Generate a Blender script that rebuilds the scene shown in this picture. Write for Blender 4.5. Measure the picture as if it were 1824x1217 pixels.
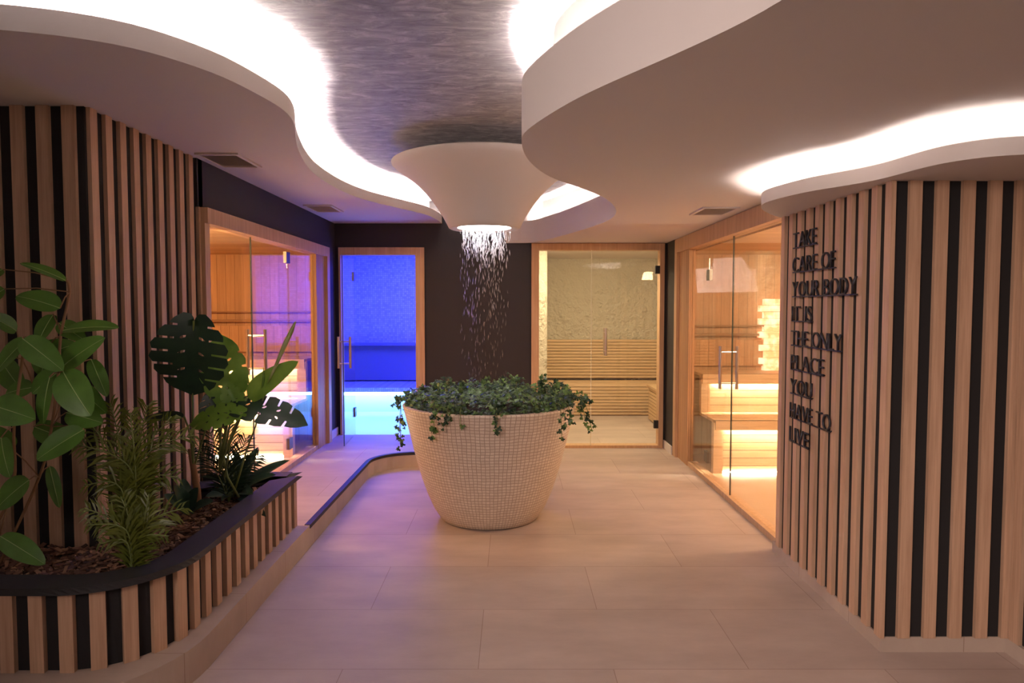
import bpy, bmesh, math, random
from mathutils import Vector, Matrix, noise
from mathutils.geometry import delaunay_2d_cdt
for o in list(bpy.data.objects): bpy.data.objects.remove(o)
SC = bpy.context.scene
COL = SC.collection

# ---------------------------------------------------------------- camera, world, exposure
PITCH = math.atan(60/1216)
CH = 1.6
cam = bpy.data.cameras.new('camera'); cam.lens = 24; cam.sensor_width = 36; cam.sensor_fit = 'HORIZONTAL'
co = bpy.data.objects.new('camera', cam); COL.objects.link(co)
co.location = (0, 0, CH); co.rotation_euler = (math.pi/2 - PITCH, 0, 0); SC.camera = co
cam.clip_start = .02
W = bpy.data.worlds.new('world'); SC.world = W; W.use_nodes = True
W.node_tree.nodes['Background'].inputs[0].default_value = (1.0, .8, .68, 1)
W.node_tree.nodes['Background'].inputs[1].default_value = .10
SC.view_settings.view_transform = 'Standard'; SC.view_settings.look = 'None'
SC.view_settings.exposure = 0.17; SC.view_settings.gamma = 1.0
try: SC.view_settings.use_curve_mapping = False
except Exception: pass
LED = 275.0          # emission of the cove strips
LEDC = (1.0, .86, .80)

def area(name, loc, size, power, col, rot=(0, 0, 0), sy=None):
    l = bpy.data.lights.new(name, 'AREA'); l.energy = power; l.color = col
    l.shape = 'RECTANGLE'; l.size = size; l.size_y = sy or size
    o = bpy.data.objects.new(name, l); o.location = loc; o.rotation_euler = rot; COL.objects.link(o)
    return o
area('added_fill_lamp', (-1.5, -1.1, 2.68), 1.5, 55, (1.0, .79, .71), Vector((3.2, 4.2, -2.0)).to_track_quat('-Z', 'Y').to_euler()).data.spread = math.radians(84)  # unseen fill light added behind the camera to brighten the right cladding
area('steam_room_lamp', (-1.3, 8.9, 2.50), 1.4, 170, (.03, .035, 1.0))
area('bio_sauna_lamp', (1.1, 8.3, 2.33), .9, 48, (1.0, .80, .50), (math.radians(20), 0, 0), .12)
area('right_sauna_lamp', (3.0, 4.75, 2.10), 1.9, 60, (1.0, .66, .38), (math.radians(35), 0, 0), .2)
area('left_sauna_lamp', (-3.0, 4.75, 2.10), 1.9, 60, (1.0, .55, .22), (math.radians(35), 0, 0), .2)

# ---------------------------------------------------------------- helpers
def at(px, py, Y):
    """point of the place at depth Y on the sight line of a photo point"""
    xc = (px-912)/1216; yc = (608.5-py)/1216
    d = (xc, math.cos(PITCH)+yc*math.sin(PITCH), -math.sin(PITCH)+yc*math.cos(PITCH))
    t = Y/d[1]
    return Vector((d[0]*t, Y, CH+d[2]*t))

class MB:
    def __init__(s): s.v = []; s.f = []; s.uv = {}
    def add(s, vs, fs):
        n = len(s.v); s.v += [tuple(v) for v in vs]; s.f += [tuple(i+n for i in f) for f in fs]; return s
    def box(s, x0, x1, y0, y1, z0, z1):
        x0, x1 = sorted((x0, x1)); y0, y1 = sorted((y0, y1)); z0, z1 = sorted((z0, z1))
        return s.add([(x, y, z) for z in (z0, z1) for (x, y) in ((x0, y0), (x1, y0), (x1, y1), (x0, y1))],
              [(3, 2, 1, 0), (4, 5, 6, 7), (0, 1, 5, 4), (1, 2, 6, 5), (2, 3, 7, 6), (3, 0, 4, 7)])
    def obox(s, c, ax, ay, az):        # oriented box, half vectors
        c, ax, ay, az = map(Vector, (c, ax, ay, az))
        vs = [c+i*ax+j*ay+k*az for k in (-1, 1) for (i, j) in ((-1, -1), (1, -1), (1, 1), (-1, 1))]
        return s.add(vs, [(3, 2, 1, 0), (4, 5, 6, 7), (0, 1, 5, 4), (1, 2, 6, 5), (2, 3, 7, 6), (3, 0, 4, 7)])
    def prism(s, poly, z0, z1):
        a = sum(poly[i][0]*poly[(i+1) % len(poly)][1]-poly[(i+1) % len(poly)][0]*poly[i][1] for i in range(len(poly)))
        if a < 0: poly = poly[::-1]
        n = len(poly)
        s.add([(p[0], p[1], z0) for p in poly]+[(p[0], p[1], z1) for p in poly],
              [tuple(range(n))[::-1], tuple(range(n, 2*n))]+[(i, (i+1) % n, n+(i+1) % n, n+i) for i in range(n)])
        return s
    def tube(s, pts, rad, n=8, cap=True):
        pts = [Vector(p) for p in pts]; m = len(pts)
        rs = rad if isinstance(rad, (list, tuple)) else [rad]*m
        vs = []; up = None
        for i, p in enumerate(pts):
            t = (pts[min(i+1, m-1)]-pts[max(i-1, 0)]).normalized()
            if up is None:
                up = Vector((0, 0, 1)) if abs(t.z) < .9 else Vector((1, 0, 0))
            a = t.cross(up).normalized(); b = a.cross(t).normalized(); up = b
            for k in range(n):
                th = 2*math.pi*k/n; vs.append(p+rs[i]*(a*math.cos(th)+b*math.sin(th)))
        fs = [(i*n+k, i*n+(k+1) % n, (i+1)*n+(k+1) % n, (i+1)*n+k) for i in range(m-1) for k in range(n)]
        if cap: fs += [tuple(range(n))[::-1], tuple(range((m-1)*n, m*n))]
        return s.add(vs, fs)
    def lathe(s, prof, c, n=96, close=False):
        vs = []; m = len(prof)
        for r, z in prof:
            for k in range(n):
                a = 2*math.pi*k/n; vs.append((c[0]+r*math.cos(a), c[1]+r*math.sin(a), c[2]+z))
        fs = [(i*n+k, i*n+(k+1) % n, (i+1)*n+(k+1) % n, (i+1)*n+k) for i in range(m-1) for k in range(n)]
        return s.add(vs, fs)
    def band(s, inner, outer, z0, z1):   # ribbon between two polylines, extruded
        n = len(inner)
        vs = [(p[0], p[1], z) for z in (z0, z1) for pl in (inner, outer) for p in pl]
        fs = []
        for i in range(n-1):
            a, b, c, d = i, i+1, n+i+1, n+i
            fs += [(a, b, c, d), (2*n+a, 2*n+d, 2*n+c, 2*n+b), (a, 2*n+a, 2*n+b, b), (d, c, 2*n+c, 2*n+d)]
        fs += [(0, n, 3*n, 2*n), (n-1, 3*n-1, 4*n-1, 2*n-1)]
        return s.add(vs, fs)
    def build(s, name, mat, parent=None, smooth=False, loc=None):
        me = bpy.data.meshes.new(name); me.from_pydata(s.v, [], s.f); me.validate()
        bm = bmesh.new(); bm.from_mesh(me); bmesh.ops.recalc_face_normals(bm, faces=bm.faces); bm.to_mesh(me); bm.free()
        for m in (mat if isinstance(mat, (list, tuple)) else [mat]): me.materials.append(m)
        if smooth:
            for p in me.polygons: p.use_smooth = True
            if smooth != True:
                try: me.set_sharp_from_angle(angle=smooth)
                except Exception: pass
        o = bpy.data.objects.new(name, me); COL.objects.link(o)
        if parent is not None:
            o.parent = parent; o.matrix_parent_inverse = Matrix.Translation(-parent.location)
        return o

def struct(o): o['kind'] = 'structure'; return o
def tag(o, label, cat, group=None, kind=None):
    o['label'] = label; o['category'] = cat
    if group: o['group'] = group
    if kind: o['kind'] = kind
    return o
def empty(name, loc):
    o = bpy.data.objects.new(name, None); o.location = loc; o.empty_display_size = .1; COL.objects.link(o); return o

def spline(pts, step=.05):
    P = [Vector((p[0], p[1], p[2] if len(p) > 2 else 0)) for p in pts]; out = []
    for i in range(len(P)-1):
        a = P[max(i-1, 0)]; b = P[i]; c = P[i+1]; d = P[min(i+2, len(P)-1)]
        n = max(2, int((c-b).length/step))
        for k in range(n):
            t = k/n
            out.append(.5*((2*b)+(c-a)*t+(2*a-5*b+4*c-d)*t*t+(3*b-a-3*c+d)*t**3))
    out.append(P[-1]); return out
def smooth_line(pl, it=3):
    for _ in range(it):
        pl = [pl[0]]+[(pl[i-1]+2*pl[i]+pl[i+1])/4 for i in range(1, len(pl)-1)]+[pl[-1]]
    return pl
def offset(pl, d):       # positive = to the right of travel
    out = []
    for i, p in enumerate(pl):
        t = (pl[min(i+1, len(pl)-1)]-pl[max(i-1, 0)]); t.z = 0; t.normalize()
        out.append(Vector((p.x+t.y*d, p.y-t.x*d, p.z)))
    return out

# ---------------------------------------------------------------- materials
def mat(name, col=(.8, .8, .8), rough=.6, metal=0, spec=.5):
    m = bpy.data.materials.new(name); m.use_nodes = True
    b = m.node_tree.nodes['Principled BSDF']
    b.inputs['Base Color'].default_value = (*col, 1); b.inputs['Roughness'].default_value = rough
    b.inputs['Metallic'].default_value = metal
    b.inputs['Specular IOR Level'].default_value = spec
    return m, m.node_tree.nodes, m.node_tree.links, b
def node(N, t, **kw):
    n = N.new(t)
    for k, v in kw.items():
        if k in n.inputs.keys() if hasattr(n.inputs, 'keys') else False: n.inputs[k].default_value = v
        else: setattr(n, k, v)
    return n
def ramp(N, stops):
    r = N.new('ShaderNodeValToRGB'); e = r.color_ramp.elements
    while len(e) < len(stops): e.new(.5)
    for i, (p, c) in enumerate(stops): e[i].position = p; e[i].color = (*c, 1)
    return r
def coords(N, L, scale=(1, 1, 1), loc=(0, 0, 0), kind='Object', rot=(0, 0, 0)):
    tc = N.new('ShaderNodeTexCoord'); mp = N.new('ShaderNodeMapping')
    mp.inputs['Scale'].default_value = scale; mp.inputs['Location'].default_value = loc; mp.inputs['Rotation'].default_value = rot
    L.new(tc.outputs[kind], mp.inputs[0]); return mp.outputs[0]
def mixc(N, L, mode, fac, a, b):
    m = N.new('ShaderNodeMixRGB'); m.blend_type = mode
    for sock, v in ((m.inputs[0], fac), (m.inputs[1], a), (m.inputs[2], b)):
        if hasattr(v, 'is_linked') or hasattr(v, 'links'): L.new(v, sock)
        else: sock.default_value = v if not isinstance(v, tuple) else ((*v, 1) if len(v) == 3 else v)
    return m.outputs[0]
def bump(N, L, b, h, strength=.3, dist=.01):
    bp = N.new('ShaderNodeBump'); bp.inputs['Strength'].default_value = strength; bp.inputs['Distance'].default_value = dist
    L.new(h, bp.inputs['Height']); L.new(bp.outputs[0], b.inputs['Normal'])

def wood(name, c0, c1, axis='z', board=None, rough=.5, groove=(.35, .25, .2), across='x', gap=.035):
    m, N, L, b = mat(name, c1, rough)
    sc = {'z': (14, 14, .8), 'x': (.8, 14, 14), 'y': (14, .8, 14)}[axis]
    v = coords(N, L, sc)
    n = node(N, 'ShaderNodeTexNoise', Scale=2.2, Detail=5.0, Roughness=.6); L.new(v, n.inputs[0])
    r = ramp(N, [(.32, c0), (.68, c1)]); L.new(n.outputs[0], r.inputs[0])
    v2 = coords(N, L, {'z': (60, 60, 2), 'x': (2, 60, 60), 'y': (60, 2, 60)}[axis])
    n2 = node(N, 'ShaderNodeTexNoise', Scale=2.0, Detail=3.0); L.new(v2, n2.inputs[0])
    r2 = ramp(N, [(.3, (.86, .84, .82)), (.7, (1, 1, 1))]); L.new(n2.outputs[0], r2.inputs[0])
    col = mixc(N, L, 'MULTIPLY', 1.0, r.outputs[0], r2.outputs[0])
    if board:
        tc = N.new('ShaderNodeTexCoord'); sp = N.new('ShaderNodeSeparateXYZ'); L.new(tc.outputs['Object'], sp.inputs[0])
        def M(op, a, bb=None):
            q = N.new('ShaderNodeMath'); q.operation = op
            L.new(a, q.inputs[0])
            if bb is not None:
                if isinstance(bb, float): q.inputs[1].default_value = bb
                else: L.new(bb, q.inputs[1])
            return q.outputs[0]
        src = sp.outputs[{'x': 0, 'y': 1, 'z': 2}[across[0]]]
        if len(across) > 1: src = M('ADD', src, sp.outputs[{'x': 0, 'y': 1, 'z': 2}[across[1]]])
        q = M('DIVIDE', src, float(board)); fl = M('FLOOR', q); fr = M('FRACT', q)
        wn = N.new('ShaderNodeTexWhiteNoise'); wn.noise_dimensions = '1D'; L.new(fl, wn.inputs['W'])
        rr = ramp(N, [(0, (.80, .78, .76)), (1, (1, 1, 1))]); L.new(wn.outputs['Value'], rr.inputs[0])
        col = mixc(N, L, 'MULTIPLY', 1.0, col, rr.outputs[0])
        lt = M('LESS_THAN', fr, float(gap))
        col = mixc(N, L, 'MIX', lt, col, groove)
    L.new(col, b.inputs['Base Color'])
    bump(N, L, b, n2.outputs[0], .08, .002)
    return m

PAINT = mat('white_paint', (.69, .64, .61), .75)[0]
BLACK, N, L, b = mat('black_wall_paint', (.026, .021, .022), .7)
BLACKB = mat('black_backing', (.012, .011, .012), .8)[0]
BLACKM = mat('black_laminate', (.02, .02, .022), .55)[0]
OAK = wood('oak_slats', (.51, .32, .205), (.67, .44, .295), 'z')
OAKF = wood('oak_frame', (.55, .34, .19), (.68, .45, .27), 'z')
SAUV = wood('sauna_boards_vertical', (.52, .29, .14), (.64, .38, .20), 'z', board=.095, across='xy', groove=(.25, .13, .06), gap=.05)
SAUH = wood('sauna_boards_horizontal', (.60, .40, .22), (.72, .50, .30), 'x', board=.075, across='z', groove=(.16, .085, .04), gap=.09)
SAUS = wood('sauna_seat_wood', (.62, .42, .24), (.74, .53, .32), 'x')
SAUC = wood('sauna_ceiling_boards', (.60, .40, .20), (.72, .50, .28), 'x', board=.12, across='y', groove=(.4, .25, .12), gap=.03)
STEEL = mat('brushed_steel', (.55, .52, .50), .28, 1.0)[0]
STEELD = mat('dark_steel', (.22, .21, .20), .4, 1.0)[0]
LETTER = mat('black_letter', (.02, .02, .028), .4)[0]

def tile(name, c0, c1, joint, w=1.2, h=.6, off=(.15, .05), rough=.38):
    m, N, L, b = mat(name, c1, rough)
    v = coords(N, L, (1, 1, 1), (off[0], off[1], 0))
    br = N.new('ShaderNodeTexBrick'); br.offset = .5; br.squash = 1
    br.inputs['Scale'].default_value = 1; br.inputs['Brick Width'].default_value = w; br.inputs['Row Height'].default_value = h
    br.inputs['Mortar Size'].default_value = .0022; br.inputs['Mortar Smooth'].default_value = .1
    br.inputs['Color1'].default_value = (1, 1, 1, 1); br.inputs['Color2'].default_value = (.90, .90, .91, 1); br.inputs['Mortar'].default_value = (*joint, 1)
    L.new(v, br.inputs[0])
    v2 = coords(N, L, (1, 2.2, 1))
    n = node(N, 'ShaderNodeTexNoise', Scale=1.6, Detail=6.0, Roughness=.6); L.new(v2, n.inputs[0])
    r = ramp(N, [(.35, c0), (.68, c1)]); L.new(n.outputs[0], r.inputs[0])
    L.new(mixc(N, L, 'MULTIPLY', 1.0, r.outputs[0], br.outputs[0]), b.inputs['Base Color'])
    rr = N.new('ShaderNodeMapRange'); rr.inputs[3].default_value = rough-.06; rr.inputs[4].default_value = rough+.12
    L.new(n.outputs[0], rr.inputs[0]); L.new(rr.outputs[0], b.inputs['Roughness'])
    return m
FLOOR = tile('floor_tile', (.47, .375, .32), (.60, .485, .42), (.66, .60, .56), rough=.55)
PLINTH = tile('plinth_tile', (.46, .36, .29), (.57, .46, .375), (.64, .58, .54), off=(.3, .2), rough=.55)
SFLOOR = mat('sauna_floor_wood', (.50, .33, .20), .4)[0]

def glass(name, tint, f0=.045):
    m = bpy.data.materials.new(name); m.use_nodes = True; N = m.node_tree.nodes; L = m.node_tree.links
    N.remove(N['Principled BSDF']); out = N['Material Output']
    tr = N.new('ShaderNodeBsdfTransparent'); tr.inputs[0].default_value = (*tint, 1)
    gl = N.new('ShaderNodeBsdfGlossy'); gl.inputs['Roughness'].default_value = .0; gl.inputs[0].default_value = (1, 1, 1, 1)
    g = N.new('ShaderNodeNewGeometry'); d = N.new('ShaderNodeVectorMath'); d.operation = 'DOT_PRODUCT'
    L.new(g.outputs['Incoming'], d.inputs[0]); L.new(g.outputs['Normal'], d.inputs[1])
    def M(op, a, bb):
        q = N.new('ShaderNodeMath'); q.operation = op
        for i, x in enumerate((a, bb)):
            if x is None: continue
            if isinstance(x, (int, float)): q.inputs[i].default_value = x
            else: L.new(x, q.inputs[i])
        return q.outputs[0]
    c = M('ABSOLUTE', d.outputs['Value'], None); c = M('SUBTRACT', 1.0, c); c = M('POWER', c, 5.0)
    c = M('MULTIPLY', c, .75*(1-f0)); c = M('ADD', c, f0)
    mx = N.new('ShaderNodeMixShader'); L.new(c, mx.inputs[0]); L.new(tr.outputs[0], mx.inputs[1]); L.new(gl.outputs[0], mx.inputs[2])
    L.new(mx.outputs[0], out.inputs[0]); return m
GLASS = glass('clear_glass', (.97, .97, .95), .032); GEDGE = mat('glass_edge', (.03, .045, .04), .6)[0]

def emit(name, col, s):
    m = bpy.data.materials.new(name); m.use_nodes = True; N = m.node_tree.nodes; L = m.node_tree.links
    N.remove(N['Principled BSDF']); e = N.new('ShaderNodeEmission'); e.inputs[0].default_value = (*col, 1); e.inputs[1].default_value = s
    L.new(e.outputs[0], N['Material Output'].inputs[0]); return m
ELED = emit('cove_led', LEDC, LED)
ELEDR = emit('cove_led_small', LEDC, LED*.35)
EBENCH = emit('bench_led', (1.0, .85, .62), 260)
EBLUE = emit('steam_bench_led', (.16, .45, 1.0), 38)
ERAIN = emit('rain_shower_lamp', (1, .95, .92), 14)

# brushed silvery ceiling
UPPER, N, L, b = mat('brushed_ceiling', (.2, .19, .22), .5)
v = coords(N, L, (2.2, 6, 1)); n = node(N, 'ShaderNodeTexNoise', Scale=2.6, Detail=11.0, Roughness=.74, Distortion=1.2); L.new(v, n.inputs[0])
r = ramp(N, [(.34, (.15, .145, .16)), (.52, (.33, .32, .34)), (.68, (.62, .60, .61))]); L.new(n.outputs[0], r.inputs[0])
L.new(r.outputs[0], b.inputs['Base Color']); b.inputs['Metallic'].default_value = .1; b.inputs['Roughness'].default_value = .55
bump(N, L, b, n.outputs[0], .5, .004)

# mosaic of the pot
POT, N, L, b = mat('pot_mosaic', (.6, .5, .4), .45)
br = N.new('ShaderNodeTexBrick'); br.offset = 0; br.inputs['Scale'].default_value = 1
br.inputs['Brick Width'].default_value = .030; br.inputs['Row Height'].default_value = .0225; br.inputs['Mortar Size'].default_value = .0026; br.inputs['Mortar Smooth'].default_value = .3
br.inputs['Color1'].default_value = (.77, .665, .55, 1); br.inputs['Color2'].default_value = (.67, .56, .45, 1); br.inputs['Mortar'].default_value = (.42, .31, .23, 1)
tc = N.new('ShaderNodeTexCoord'); nn = node(N, 'ShaderNodeTexNoise', Scale=9.0, Detail=2.0)
L.new(tc.outputs['UV'], nn.inputs[0])
mx = N.new('ShaderNodeVectorMath'); mx.operation = 'MULTIPLY_ADD'; L.new(nn.outputs['Color'], mx.inputs[0]); mx.inputs[1].default_value = (.02, .02, 0); L.new(tc.outputs['UV'], mx.inputs[2])
L.new(mx.outputs[0], br.inputs[0]); L.new(br.outputs[0], b.inputs['Base Color'])
bump(N, L, b, br.outputs['Fac'], -.35, .004)

# steam room mosaic
MOS, N, L, b = mat('steam_room_mosaic', (.7, .72, .75), .3)
v = coords(N, L, (1, 1, 1), rot=(math.pi/2, 0, 0))
br = N.new('ShaderNodeTexBrick'); br.offset = 0; br.inputs['Scale'].default_value = 1
br.inputs['Brick Width'].default_value = .03; br.inputs['Row Height'].default_value = .03; br.inputs['Mortar Size'].default_value = .002
br.inputs['Color1'].default_value = (.75, .78, .80, 1); br.inputs['Color2'].default_value = (.50, .53, .56, 1); br.inputs['Mortar'].default_value = (.40, .42, .45, 1)
L.new(v, br.inputs[0]); L.new(br.outputs[0], b.inputs['Base Color'])
MOSD = mat('steam_backrest_tile', (.22, .22, .26), .3)[0]
MOSF = mat('steam_floor_tile', (.72, .75, .78), .3)[0]

# rough plaster
PLAS, N, L, b = mat('rough_plaster', (.74, .66, .52), .85)
v = coords(N, L, (1, 1, 1)); n = node(N, 'ShaderNodeTexNoise', Scale=7.0, Detail=8.0, Roughness=.62); L.new(v, n.inputs[0])
bump(N, L, b, n.outputs[0], 1.0, .16)

# salt bricks (lit from behind)
SALT, N, L, b = mat('lit_salt_bricks', (.9, .6, .4), .5)
v = coords(N, L, (1, 1, 1), rot=(math.pi/2, 0, 0))
n = node(N, 'ShaderNodeTexNoise', Scale=9.0, Detail=4.0); L.new(v, n.inputs[0])
r = ramp(N, [(.40, (1, .28, .10)), (.6, (1, .74, .50))]); L.new(n.outputs[0], r.inputs[0])
L.new(r.outputs[0], b.inputs['Emission Color']); b.inputs['Emission Strength'].default_value = 1.3

def leafmat(name, col, col2=None, trans=.25, rough=.38):
    m, N, L, b = mat(name, col, rough)
    v = coords(N, L, (1, 1, 1)); n = node(N, 'ShaderNodeTexNoise', Scale=14.0, Detail=3.0); L.new(v, n.inputs[0])
    r = ramp(N, [(.3, col), (.7, col2 or tuple(min(1, c*1.35) for c in col))]); L.new(n.outputs[0], r.inputs[0]); L.new(r.outputs[0], b.inputs['Base Color'])
    tl = N.new('ShaderNodeBsdfTranslucent'); L.new(r.outputs[0], tl.inputs[0])
    mx = N.new('ShaderNodeMixShader'); mx.inputs[0].default_value = trans
    L.new(b.outputs[0], mx.inputs[1]); L.new(tl.outputs[0], mx.inputs[2]); L.new(mx.outputs[0], N['Material Output'].inputs[0]); return m
LF_BROAD = leafmat('broad_leaf', (.085, .20, .03))
LF_MON = leafmat('monstera_dark_leaf', (.012, .036, .02), (.022, .055, .024), .1)
LF_MONB = leafmat('monstera_bright_leaf', (.13, .27, .035), (.20, .36, .05), .4)
LF_PALM = leafmat('palm_leaf', (.085, .115, .014), (.16, .19, .025), .3)
LF_DARK = leafmat('dark_palm_leaf', (.02, .05, .025), (.035, .08, .035), .15)
LF_GREY = leafmat('agave_leaf', (.03, .075, .05), (.05, .11, .07), .1)
LF_IVY = leafmat('ivy_leaf', (.022, .065, .022), (.07, .15, .035), .2)
LF_SPIKE = leafmat('rolled_leaf', (.30, .36, .08), (.50, .52, .25), .2)
nt = LF_IVY.node_tree; g = nt.nodes.new('ShaderNodeNewGeometry')
for n_ in nt.nodes:
    if n_.type == 'VALTORGB':
        nt.links.new(g.outputs['Random Per Island'], n_.inputs[0]); n_.color_ramp.elements[0].color = (.012, .04, .014, 1); n_.color_ramp.elements[0].position = .35; n_.color_ramp.elements[1].color = (.13, .25, .055, 1); n_.color_ramp.elements[1].position = 1
STEM = mat('green_stem', (.17, .22, .06), .5)[0]
BARK = mat('brown_stem', (.30, .16, .075), .7)[0]
VEIN = mat('leaf_vein', (.35, .48, .16), .5)[0]
CHIP, N, L, b = mat('bark_chip', (.15, .08, .05), .85)
g = N.new('ShaderNodeNewGeometry'); r = ramp(N, [(0, (.045, .022, .016)), (.55, (.15, .07, .045)), (1, (.36, .20, .12))])
L.new(g.outputs['Random Per Island'], r.inputs[0]); L.new(r.outputs[0], b.inputs['Base Color'])
SOIL = mat('dark_soil', (.03, .018, .013), .95)[0]
WATER = bpy.data.materials.new('falling_water_drops'); WATER.use_nodes = True
b = WATER.node_tree.nodes['Principled BSDF']; b.inputs['Base Color'].default_value = (.95, .95, 1, 1); b.inputs['Roughness'].default_value = .15; b.inputs['Transmission Weight'].default_value = .75; b.inputs['IOR'].default_value = 1.33

# ---------------------------------------------------------------- measures
YB = 7.75            # back wall
ZL, ZR, ZU = 2.55, 2.33, 2.80     # left soffit, right soffit, upper ceiling
PL = .15             # raised walkway
XC = -.07            # where the two soffits meet the back wall

# ---------------------------------------------------------------- shell
struct(MB().box(-3.7, 2.4, -3.6, YB, -.1, 0).box(.25, 1.75, YB, 10.7, -.1, .0).build('floor', FLOOR))
# raised walkway with the curved kerb
edge = [Vector((-3.7, 2.40, 0)), Vector((-1.92, 2.40, 0))]
edge += [Vector((-1.92+.57*math.sin(a), 2.97-.57*math.cos(a), 0)) for a in [i*math.pi/24 for i in range(1, 13)]]
edge += [Vector((-1.35, y, 0)) for y in (3.4, 4.0, 4.49, 5.2, 5.9, 6.38)]
edge += [Vector((-.95-.40*math.cos(a), 6.38+.40*math.sin(a), 0)) for a in [i*math.pi/20 for i in range(1, 11)]]
edge += [Vector((-.55, 6.78, 0)), Vector((-.16, 6.78, 0)), Vector((-.1, 6.84, 0)), Vector((-.1, YB, 0))]
struct(MB().prism([(p.x, p.y) for p in edge]+[(-3.7, YB)], 0, PL).build('floor', PLINTH))
ki = next(i for i, p in enumerate(edge) if abs(p.y-4.49) < .01)
ke = edge[ki:-1]
struct(MB().band(offset(ke, .004), offset(ke, -.035), PL-.022, PL+.004).build('trim_1', BLACKM))
# back wall with two openings
DB = (-1.955, -.99, PL, 2.28)         # blue door frame outer x0 x1 z0 z1
DR = (.22, 1.72, 0, 2.325)            # right door
w = MB()
w.box(-2.1, DB[0], YB, YB+.1, 0, 2.9).box(DB[1], DR[0], YB, YB+.1, 0, 2.9).box(DR[1], 1.9, YB, YB+.1, 0, 2.9)
w.box(DB[0], DB[1], YB, YB+.1, DB[3], 2.9).box(DR[0], DR[1], YB, YB+.1, DR[3], 2.9)
struct(w.build('wall_back', BLACK))
struct(MB().box(-.09, 2.2, YB-.012, YB, ZR+.03, ZU).build('wall_back_upper', PAINT))
# left wall above and beside the sauna front
SL = (4.40, 7.36, 2.245)              # left sauna front y0 y1 ztop
struct(MB().box(-2.12, -2.0, SL[0]-.02, YB, SL[2], 2.62).box(-2.12, -2.0, SL[1], YB, PL, SL[2]).build('wall_left', BLACK))
struct(MB().box(-2.0, -1.985, SL[1]+.01, YB, PL, PL+.09).build('baseboard_left', PAINT))
struct(MB().box(1.745, 1.9, 7.36, YB, 0, 2.4).build('wall_right', BLACK))
struct(MB().box(1.73, 1.745, 7.37, YB, 0, .09).build('baseboard_right', PAINT))
struct(MB().box(-3.8, -3.7, -3.6, 3.4, 0, 2.9).build('wall_far_left', PAINT))
struct(MB().box(-3.8, 4.6, -3.7, -3.6, 0, 2.9).build('wall_rear', PAINT))

# ---------------------------------------------------------------- ceilings with light coves
lc = [(-3.7, 2.20), (-2.9, 2.22), (-2.2, 2.29), (-1.751, 2.385), (-1.588, 2.428), (-1.436, 2.503), (-1.346, 2.572), (-1.27, 2.70), (-1.182, 2.857), (-1.143, 3.05), (-1.10, 3.24), (-1.095, 3.40),
      (-1.12, 3.57), (-1.19, 3.80), (-1.273, 4.10), (-1.365, 4.57), (-1.405, 4.92), (-1.404, 5.35), (-1.366, 5.74), (-1.265, 6.15), (-1.05, 6.62), (-.876, 7.03), (-.80, 7.50), (-.79, YB)]
lc = smooth_line(spline(lc), 6)
rc = [(XC, YB), (.21, 7.70), (.40, 7.25), (.559, 6.78), (.748, 6.07), (.811, 5.62), (.793, 5.22), (.71, 4.86), (.60, 4.54), (.433, 4.22), (.225, 3.88), (.11, 3.546), (.056, 3.266), (.042, 3.068), (.041, 2.968),
      (.047, 2.90), (.075, 2.795), (.14, 2.62), (.226, 2.42), (.326, 2.24), (.40, 2.12), (.468, 2.01), (.533, 1.896), (.602, 1.769), (.642, 1.658), (.70, 1.4), (.68, 1.0), (.55, .4), (.40, -.4), (.45, -1.4), (.7, -2.4), (.8, -3.6)]
rc = smooth_line(spline(rc), 4)
def soffit(curve, side, z0, ztop, corner, tray=.03, setback=.14, ledz=.035, back=True, mate=ELED, ledoff=.08, name='ceiling'):
    """side: +1 when the slab lies to the right of travel"""
    slab = MB().prism([(p.x, p.y) for p in offset(curve, side*.02)]+corner, z0, z0+tray)
    slab.band(curve, offset(curve, side*.02), z0, ztop)
    if back:
        slab.band(offset(curve, side*setback), offset(curve, side*(setback+.02)), z0+tray, ZU+.02)
    o = struct(slab.build(name, PAINT, smooth=.6))
    l = MB().band(offset(curve, side*(ledoff-.008)), offset(curve, side*(ledoff+.008)), z0+tray+.002, z0+tray+.012).build('led_strip', mate, o)
    return o
soffit(lc, -1, ZL, 2.637, [(-3.7, YB)])
soffit(rc, -1, ZR, 2.575, [(4.6, -3.6), (4.6, YB)], ledz=.1)
struct(MB().box(-3.8, 4.7, -3.7, YB+.02, ZU, ZU+.05).build('ceiling', UPPER))
sc_ = [(1.95, 4.40), (1.80, 4.40), (1.70, 4.357), (1.58, 4.20), (1.454, 4.0), (1.39, 3.84), (1.372, 3.714), (1.395, 3.582), (1.459, 3.37), (1.57, 3.20), (1.635, 3.06), (1.662, 2.882), (1.70, 2.72), (1.79, 2.615), (1.903, 2.569), (2.1, 2.56), (2.4, 2.60)]
sc_ = smooth_line(spline(sc_, .04), 3)
so = struct(MB().prism([(p.x, p.y) for p in offset(sc_, -.015)]+[(2.4, 4.40)], 2.17, 2.19).band(sc_, offset(sc_, -.015), 2.17, 2.238).build('ceiling', PAINT, smooth=.6))
MB().band(offset(sc_, -.085), offset(sc_, -.10), 2.192, 2.202).build('led_strip', ELEDR, so)
struct(MB().box(2.02, 2.4, 3.3, 4.39, 2.19, 2.33).build('ceiling', PAINT))

# ---------------------------------------------------------------- slatted claddings
def slatbox(m, x, y, dx, dy, z0, z1): m.box(x, x+dx, y, y+dy, z0, z1)
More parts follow.
